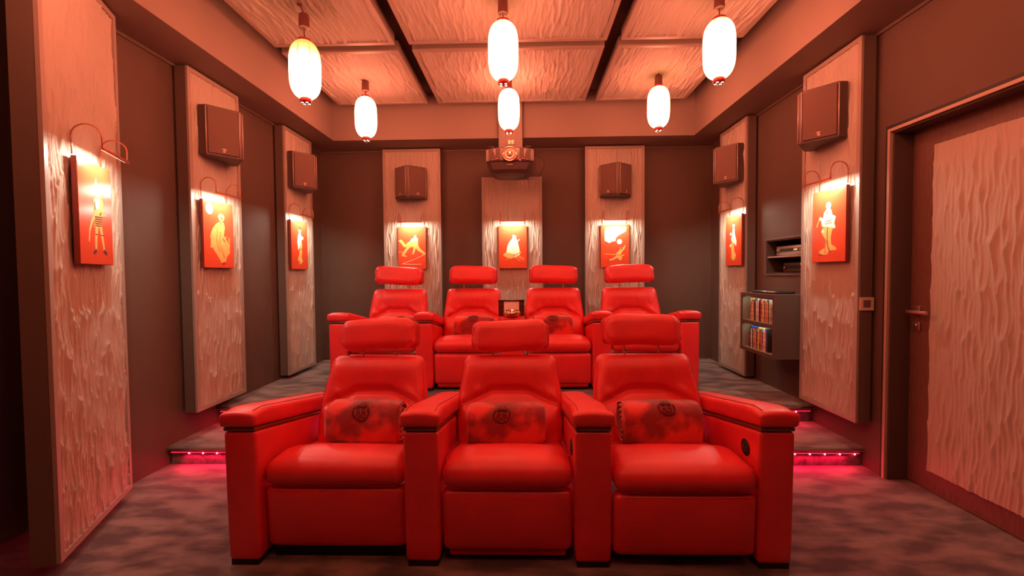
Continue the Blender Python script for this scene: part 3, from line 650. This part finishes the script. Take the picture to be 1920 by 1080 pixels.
# ------------------------------------------------------------------ blankets
def blanket(label, group, loc, rz, L, ry, rzz, seed, crest=True, tilt=0, cdx=0, cang=62):
    o = thing('rolled_blanket', label, 'blanket', loc, rz, group); r = random.Random(seed); ph = r.random()*6
    n = 56; m = 30; V = []
    def surf(x, a, k=1.0, lift=0):       # a: angle, 0 = top, positive towards the viewer
        u = x/(L/2); sa, ca = math.sin(a), math.cos(a)
        e = 2/2.5; yy = -math.copysign(abs(sa)**e, sa); zz = math.copysign(abs(ca)**e, ca)
        wob = 1+.018*math.sin(a*3+u*4+ph)+.012*math.sin(a*7+u*9+ph*2)
        endr = 1-.06*abs(u)**10
        flat = .0 if zz > -.8 else 0
        return Vector((x+.004*math.sin(a*5+ph), yy*(ry*wob*endr*k+lift), rzz+zz*(rzz*(1+.015*math.sin(u*5+ph))*endr*k+lift)))
    for i in range(m+1):
        for j in range(n): V.append(surf(-L/2+L*i/m, 2*PI*j/n))
    F = [(i*n+j, i*n+(j+1) % n, (i+1)*n+(j+1) % n, (i+1)*n+j) for i in range(m) for j in range(n)]
    g = G().add(V, F, True); g.obj('roll', 'velour', o)
    for s, nm in ((-1, 'spiral_end'), (1, 'spiral_end')):
        V = []; nr = 26
        for i in range(nr+1):
            k = i/nr*.985+.005
            for j in range(n):
                a = 2*PI*j/n; p = surf(s*L/2, a, k)
                p.x = s*(L/2-.004+.012*math.cos(2*PI*(k*4.5+s*j/n))*(.3+.7*k)*(1 if k < .97 else .4)); V.append(p)
        F = [(i*n+j, i*n+(j+1) % n, (i+1)*n+(j+1) % n, (i+1)*n+j) for i in range(nr) for j in range(n)]
        if s > 0: F = [f[::-1] for f in F]
        G().add(V, F, True).obj(nm, 'velour', o)
    if crest:
        g = G(); a0 = math.radians(cang); rr = .038
        def pt(px, py): return surf(cdx+px, a0-py/(ry*1.05), 1, .0012)
        def ln(pts, w=.0011): g.tube([pt(q[0]*1.15, q[1]*1.15) for q in pts], w*1.5, 5)
        ln([(rr*math.cos(q), rr*1.05*math.sin(q)) for q in np.linspace(math.radians(140), math.radians(400), 34)])
        ln([(rr*.9*math.cos(q), rr*.95*math.sin(q)) for q in np.linspace(math.radians(150), math.radians(390), 30)], .0007)
        # crown with three arches and base band
        ln([(-.022, .022), (-.026, .036), (-.014, .030), (-.010, .044), (0, .033), (.010, .044), (.014, .030), (.026, .036), (.022, .022), (-.022, .022)], .0010)
        ln([(-.021, .018), (.021, .018)], .0010); ln([(-.017, .027), (.017, .027)], .0008)
        for q in (-.016, -.008, 0, .008, .016): ln([(q, .050), (q+.002, .054)], .0011)
        # ribbon either side
        for s in (-1, 1):
            ln([(s*.022, .020), (s*.031, .014), (s*.030, .004), (s*.034, -.006)], .0009)
            ln([(s*.010, -.030), (s*.018, -.036), (s*.026, -.030)], .0010)
            # monogram: a mirrored pair of rounded letters
            ln([(s*.018, -.020), (s*.018, .010), (s*.010, .012), (s*.004, .006), (s*.006, -.002), (s*.017, -.004)], .0013)
            ln([(s*.010, -.004), (s*.003, -.020)], .0013)
        ln([(-.016, -.027), (0, -.023), (.016, -.027)], .0010)
        g.obj('embroidered_crest', 'stitch', o)
    return o
GB = 'rolled red velour blankets'
sz = .405
blanket('rolled red velour blanket on the left front recliner, spiral end towards the middle', GB, (-.828, 2.29, sz), math.radians(-3), .37, .095, .116, 1, cdx=.0, cang=52)
blanket('rolled red velour blanket on the middle front recliner', GB, (-.09, 2.28, sz), math.radians(2), .385, .095, .108, 2, cdx=-.022, cang=50)
blanket('rolled red velour blanket on the right front recliner, spiral end showing at its left', GB, (.700, 2.28, sz), math.radians(3), .39, .100, .114, 3, cdx=.02, cang=36)
labs = ['rolled red velour blanket on the leftmost back recliner', 'rolled red velour blanket on the back recliner left of the console', 'rolled red velour blanket on the back recliner right of the console', 'rolled red velour blanket on the rightmost back recliner']
xs = [-1.19, -.475, .285, 1.05]
for i in range(4): blanket(labs[i], GB, (xs[i], F2+.40, ZP+.405), math.radians((4, -4, 5, -3)[i]), (.40, .36, .36, .37)[i], .085, .115, 20+i, cdx=0, cang=28)

# ------------------------------------------------------------------ projector and its mount
t = thing('projector_mount', 'boxed column dropping from the back soffit to hold the projector', 'mount', (-.12, 4.86, 2.66))
G().rbox(-.128, .128, -.055, .054, 0, ZC-2.66-.002, .004, (1, 1, 1), None, 2).obj('column', 'soffit', t)
pl = G().rbox(-.052, .052, -.062, -.054, .03, .105, .003, (1, 1, 1), None, 2).obj('socket_plate', 'soffit', t)
for x in (-.012, .022):
    G().rbox(x-.014, x+.014, -.075, -.06, .035, .08, .005, (1, 1, 1), None, 2).obj('plug', 'cream', pl)
G().box(-.03, .03, -.1, -.03, -.065, .0).obj('bracket', 'chrome', t)
px0, pz0, py0 = -.122, 2.435, 4.50
t = thing('projector', 'dark video projector with ringed lens hanging upside down from the soffit mount', 'projector', (px0, py0, pz0))
# lower hull: chamfered shape widening upwards
def hull(levels, name, m, par):
    g = G(); n = len(levels[0][1]); V = []
    for z, poly in levels: V += [(x, y, z) for x, y in poly]
    F = [(i*n+k, i*n+(k+1) % n, (i+1)*n+(k+1) % n, (i+1)*n+k) for i in range(len(levels)-1) for k in range(n)]+[tuple(range(n))[::-1], tuple(range((len(levels)-1)*n, len(levels)*n))]
    g.add(V, F); o = g.obj(name, m, par); b = o.modifiers.new('b', 'BEVEL'); b.width = .006; b.segments = 3; return o
def ring(wd, y0, y1, c): return [(-wd, y0+c), (-wd*.86, y0+c*.35), (-wd*.4, y0), (wd*.4, y0), (wd*.86, y0+c*.35), (wd, y0+c), (wd, y1-.03), (wd-.03, y1), (-wd+.03, y1), (-wd, y1-.03)]
hull([(-.112, ring(.09, .13, .36, .02)), (-.100, ring(.15, .06, .40, .04)), (-.070, ring(.195, .022, .45, .06)), (.0, ring(.232, .004, .475, .07)), (.006, ring(.235, .004, .475, .07))], 'lower_shell', 'proj_d', t)
hull([(.008, ring(.244, -.006, .48, .08)), (.02, ring(.248, -.010, .48, .08)), (.135, ring(.248, -.004, .48, .085)), (.150, ring(.24, .010, .47, .085))], 'upper_shell', 'proj', t)
lz = .075
ln = G().lathe([(.078, .01), (.078, -.022), (.072, -.030), (.066, -.030), (.060, -.016), (.052, -.012)], axis='y', c=(0, 0, lz), n=40).obj('lens_bezel', 'copper', t)
G().lathe([(.056, .01), (.050, -.020), (.044, -.024), (.038, -.016)], axis='y', c=(0, 0, lz), n=36).obj('lens_barrel', 'trimlight', ln)
G().lathe([(.041, .0), (.036, -.014), (.02, -.021), (.001, -.024)], axis='y', c=(0, 0, lz), n=32).obj('lens_glass', 'lens', ln)
for s in (-1, 1):
    for k in range(8):
        x = s*(.150+k*.0125); y = -.010+max(0, (abs(x)-.10))*.42
        G().box(x-.002, x+.002, y-.006, y+.004, .022, .132).obj('vent_fin', 'trimlight', t)
    G().rbox(s*.19-.03, s*.19+.03, .02, .09, .150, .163, .005, (1, 1, 1), None, 2).obj('foot', 'dark', t)
    G().tube([(s*.105, -.013, .034), (s*.15, -.012, .025), (s*.22, .03, .016)], .003, 6).obj('trim_line', 'copper', t)
G().box(-.03, .03, -.0005, .004, -.028, -.024).obj('maker_badge', 'trimlight', t)
G().lathe([(.001, -.003), (.0035, -.002), (.0035, .002)], axis='y', c=(.105, -.008, .014), n=10).obj('status_light', 'led_red', t)
pts = [(.25, .12, .08), (.31, .12, .075), (.352, .13, .03), (.350, .15, -.02), (.325, .2, -.06), (.30, .3, -.09)]
def smooth(pts, n=6):
    P_ = [Vector(p) for p in pts]; out = []
    for i in range(len(P_)-1):
        p0, p1, p2, p3 = P_[max(i-1, 0)], P_[i], P_[i+1], P_[min(i+2, len(P_)-1)]
        for k in range(n):
            s = k/n; out.append(.5*((2*p1)+(p2-p0)*s+(2*p0-5*p1+4*p2-p3)*s*s+(3*p1-p0-3*p2+p3)*s**3))
    return out+[P_[-1]]
G().tube(smooth(pts), .003, 6).obj('cable', 'cable', t)
G().tube(smooth([(.245, .1, .06), (.262, .1, 0), (.250, .12, -.06), (.205, .16, -.115), (.185, .2, -.14), (.16, .24, -.11), (.13, .28, -.07)]), .0028, 6).obj('cable', 'cable', t)

# ------------------------------------------------------------------ door
d = struct(G().box(XR+.12, XR+.165, DY0+.035, DY1-.03, .006, DZ-.03).obj('door_1', 'doorwood'))
fr = G(); X0, X1 = XR-.012, XR+.20
fr.box(XR+.002, X1, DY1-.03, DY1-.001, 0, DZ-.001).box(XR+.002, X1, DY0+.001, DY0+.03, 0, DZ-.001).box(XR+.002, X1, DY0+.03, DY1-.03, DZ-.03, DZ-.001)
fr.obj('door_frame', 'doorframe', d)
e = G(); e.box(XR-.016, XR+.0015, DY1-.020, DY1-.002, 0, DZ-.002).box(XR-.016, XR+.0015, DY0+.002, DY0+.02, 0, DZ-.002).box(XR-.016, XR+.0015, DY0+.02, DY1-.02, DZ-.02, DZ-.002); e.obj('frame_edge', 'dooredge', d)
e = G(); e.box(XR-.006, XR-.0005, DY1+.0, DY1+.022, 0, DZ+.02).box(XR-.006, XR-.0005, DY0-.02, DY1, DZ, DZ+.02); e.obj('shadow_joint', 'black', d)
DP = (2.00, 2.615, .122, 2.022)
g = relief_mesh(DP[1]-DP[0], DP[3]-DP[2], .016, 51, cw=.020, ch=.22, dx=.005, dz=.013)
g.obj('relief_panel', 'relief', d, (XR+.118, (DP[0]+DP[1])/2, DP[2]), (0, 0, -PI/2))
G().box(XR+.119, XR+.1205, DP[0]-.004, DP[1]+.004, DP[2]-.004, DP[3]+.004).obj('panel_joint', 'black', d)
hy, hz = 2.705, 1.045
ro = G().rbox(XR+.108, XR+.12, hy-.026, hy+.026, hz-.010, hz+.042, .003, (1, 1, 1), None, 2).obj('handle_rose', 'nickel', d)
G().tube([(XR+.112, hy, hz+.006), (XR+.062, hy, hz+.006)], .009, 10).rbox(XR+.052, XR+.066, hy-.125, hy+.010, hz-.003, hz+.017, .004, (1, 1, 1), None, 2).obj('lever', 'nickel', ro)
lk = G().rbox(XR+.110, XR+.12, hy-.026, hy+.026, hz-.108, hz-.056, .003, (1, 1, 1), None, 2).obj('lock_plate', 'nickel', d)
G().lathe([(.001, -.006), (.009, -.004), (.010, .0)], axis='y', n=14).obj('keyhole', 'chrome', lk, (XR+.110, hy, hz-.076), (0, 0, -PI/2))
# ------------------------------------------------------------------ light switch on the near side of the panel by the door
ys = 3.165-.29
t = thing('light_switch', 'square beige light switch on the side of the carved panel by the door', 'switch', (2.203, ys, 1.088))
f = G(); q = .042; iq = .024
f.box(-q, -iq, -.010, .0, -q, q).box(iq, q, -.010, 0, -q, q).box(-iq, iq, -.010, 0, -q, -iq).box(-iq, iq, -.010, 0, iq, q)
f.obj('frame', 'switch', t); G().rbox(-iq+.001, iq-.001, -.009, -.001, -iq+.001, iq-.001, .002, (1, 1, 1), None, 2).obj('rocker', 'grey', t)

# ------------------------------------------------------------------ disc cabinet on the right wall
CX, CY0, CY1, CZ0, CZ1 = 1.955, 3.462, 3.995, .612, 1.118
t = thing('disc_cabinet', 'brown wall cabinet with two lit shelves of disc cases', 'cabinet', (XR, (CY0+CY1)/2, CZ0))
W2 = (CY1-CY0)/2; D = XR-CX; H_ = CZ1-CZ0; tk = .028
def cb(g, x0, x1, y0, y1, z0, z1): return g.box(-D+x0 if x0 < 0 else x0-D, x1-D, y0, y1, z0, z1)
g = G()
for b in ((0, D, -W2, -W2+tk, 0, H_), (0, D, W2-tk, W2, 0, H_), (0, D, -W2+tk, W2-tk, 0, tk), (0, D, -W2+tk, W2-tk, H_-tk, H_)): cb(g, *b)
g.obj('carcass', 'cabinet', t)
cb(G(), 0, D-.02, -W2+tk, W2-tk, H_/2-.014, H_/2+.014).obj('shelf', 'cabinet', t)
g = G(); cb(g, D-.12, D-.11, -W2+tk, W2-tk, tk, H_-tk)
for z0, z1 in ((tk, H_/2-.014), (H_/2+.014, H_-tk)):
    cb(g, .006, D-.12, W2-tk-.002, W2-tk, z0, z1); cb(g, .006, D-.12, -W2+tk, -W2+tk+.002, z0, z1); cb(g, .006, D-.12, -W2+tk, W2-tk, z0, z0+.002)
g.obj('lining', 'cabin', t)
for z1 in (H_-tk, H_/2-.014):
    sp = G().lathe([(.001, -.004), (.009, -.003), (.010, 0)], n=14).obj('shelf_spot', 'led_white', t, (-D+.05, W2-.06, z1))
    ld = bpy.data.lights.new('shelf_glow', 'AREA'); ld.shape = 'RECTANGLE'; ld.size = .02; ld.size_y = .40; ld.energy = SHELF_W; ld.color = (1, .93, .62)
    lo = bpy.data.objects.new('shelf_glow', ld); C.objects.link(lo); lo.parent = t; lo.location = (-D+.022, 0, z1-.006); lo.rotation_euler = (0, math.radians(-12), 0)
spc = [('cream', (.85, .74, .55)), ('orange', (.75, .25, .06)), ('gold', (.75, .55, .15)), ('black', (.03, .03, .035)), ('dark blue', (.03, .08, .35)), ('white', (.9, .88, .84)), ('red', (.6, .05, .04)), ('pale grey', (.55, .55, .58)), ('yellow', (.85, .65, .12)), ('brown', (.22, .10, .05))]
smat = {}
for n_, c_ in spc: smat[n_] = mat('case_'+n_.replace(' ', '_'), c_, .35, var=.5, vscale=60, vdetail=2, stretch=(1, 1, .6))
bluecap = mat('case_blue_edge', (.015, .06, .30), .4)
orders = {'upper': ['cream', 'orange', 'cream', 'gold', 'black', 'brown', 'white', 'pale grey', 'white', 'brown', 'black', 'red', 'gold', 'cream', 'yellow', 'red', 'pale grey', 'orange', 'yellow', 'black', 'cream'],
          'lower': ['dark blue', 'black', 'white', 'gold', 'black', 'cream', 'red', 'white', 'brown', 'orange', 'cream', 'yellow', 'black', 'gold', 'red', 'pale grey', 'cream', 'white', 'orange', 'dark blue', 'black']}
ordw = ['first', 'second', 'third', 'fourth', 'fifth', 'sixth', 'seventh', 'eighth', 'ninth', 'tenth', 'eleventh', 'twelfth', 'thirteenth', 'fourteenth', 'fifteenth', 'sixteenth', 'seventeenth', 'eighteenth', 'nineteenth', 'twentieth', 'twenty-first']
for sh, zb in (('upper', CZ0+H_/2+.017), ('lower', CZ0+tk+.003)):
    y = CY1-tk-(.10 if sh == 'upper' else .075); k = 0
    for i, cn in enumerate(orders[sh]):
        tw = .0135 if i % 4 else .0165; hh_ = .19 if i % 5 in (0, 1, 3) else .178
        if sh == 'lower' and i < 1: hh_ = .135
        if y-tw < CY0+tk+.006: break
        tiltx = 0
        o = thing('disc_case', f'{cn} spined disc case, {ordw[i]} from the far end of the {sh} shelf', 'disc case', (CX+.024, y-tw/2, zb), 0, f'disc cases on the {sh} cabinet shelf')
        G().box(.0, .13, -tw/2+.0007, tw/2-.0007, 0, hh_).obj('case', smat[cn], o)
        if i % 4 == 2 or (sh == 'lower' and 1 < i < 9): G().box(-.0006, .131, -tw/2+.0005, tw/2-.0005, hh_-.016, hh_+.0006).obj('blue_top', bluecap, o)
        elif i % 3 == 0: G().box(-.0006, .001, -tw/2+.003, tw/2-.003, hh_*.35, hh_*.85).obj('spine_title', smat[['red', 'black', 'yellow', 'dark blue'][i % 4]], o)
        y -= tw
o = G().rbox(-.085, .085, -.165, .165, 0, .022, .011, (2, 2, 1), None, 4).obj('player', 'dark', None, (2.09, 3.73, CZ1), (0, 0, .08))
tag(o, 'flat black rounded device lying on top of the disc cabinet', 'device')
G().tube([(-.083, -.15, .016), (-.083, .15, .016)], .003, 6).obj('rim', 'chrome', o)

# ------------------------------------------------------------------ equipment niche in the right wall
g = G(); tn = .012
nx0, nx1 = XR+.001, XR+.40
g.box(nx0, nx1, NY0+.0005, NY0+tn, NZ0, NZ1).box(nx0, nx1, NY1-tn, NY1-.0005, NZ0, NZ1).box(nx0, nx1, NY0+tn, NY1-tn, NZ1-tn, NZ1-.0005).box(nx0, nx1, NY0+tn, NY1-tn, NZ0+.0005, NZ0+tn).box(nx1-.01, nx1, NY0+tn, NY1-tn, NZ0+tn, NZ1-tn)
ni = struct(g.obj('trim_3', 'brown_metal'))
e = G(); b_ = .010
e.box(XR-.008, XR-.0005, NY0-b_, NY1+b_, NZ1, NZ1+b_).box(XR-.008, XR-.0005, NY0-b_, NY1+b_, NZ0-b_, NZ0).box(XR-.008, XR-.0005, NY1, NY1+b_, NZ0, NZ1).box(XR-.008, XR-.0005, NY0-b_, NY0, NZ0, NZ1)
e.obj('edge', 'grey', ni)
G().box(XR+.004, nx1-.01, NY0+tn, NY1-tn, 1.424, 1.438).obj('shelf', 'frame', ni)
def component(label, z, face, x, y0, y1, h, dark):
    t = thing('hifi_component', label, 'hi-fi device', (x, (y0+y1)/2, z)); L = (y1-y0)/2
    G().rbox(0, .26, -L, L, .008, h, .004, (1, 1, 1), None, 2).obj('case', 'dark', t)
    G().rbox(-.008, .001, -L-.002, L+.002, .006, h+.001, .003, (1, 1, 1), None, 2).obj('front_panel', face, t)
    G().box(-.0095, -.008, -L+.10, L-.05, h*.42, h*.74).obj('window', 'black', t)
    if not dark:
        for k in range(6): G().box(-.0115, -.009, -L+.115+k*.012, -L+.122+k*.012, h*.48, h*.68).obj('button', 'silver', t)
    G().box(-.010, -.0085, -.05, .0, h*(.78 if dark else .5), h*(.92 if dark else .66)).obj('display', 'display', t)
    for yy in (L-.025,): G().lathe([(.016, 0), (.015, -.010), (.001, -.011)], axis='y', n=20).obj('knob', 'bronze', t, (-.008, yy, h*.5), (0, 0, -PI/2))
    for s in (-1, 1): G().box(.02, .05, s*(L-.05)-.012, s*(L-.05)+.012, 0, .008).obj('foot', 'copper', t)
component('silver faced hi-fi device on the upper shelf of the wall niche', 1.438, 'silver', XR+.06, 3.56, 4.07, .085, False)
component('brown faced hi-fi device on the floor of the wall niche', NZ0+tn, 'brown_metal', XR+.10, 3.54, 4.03, .085, True)
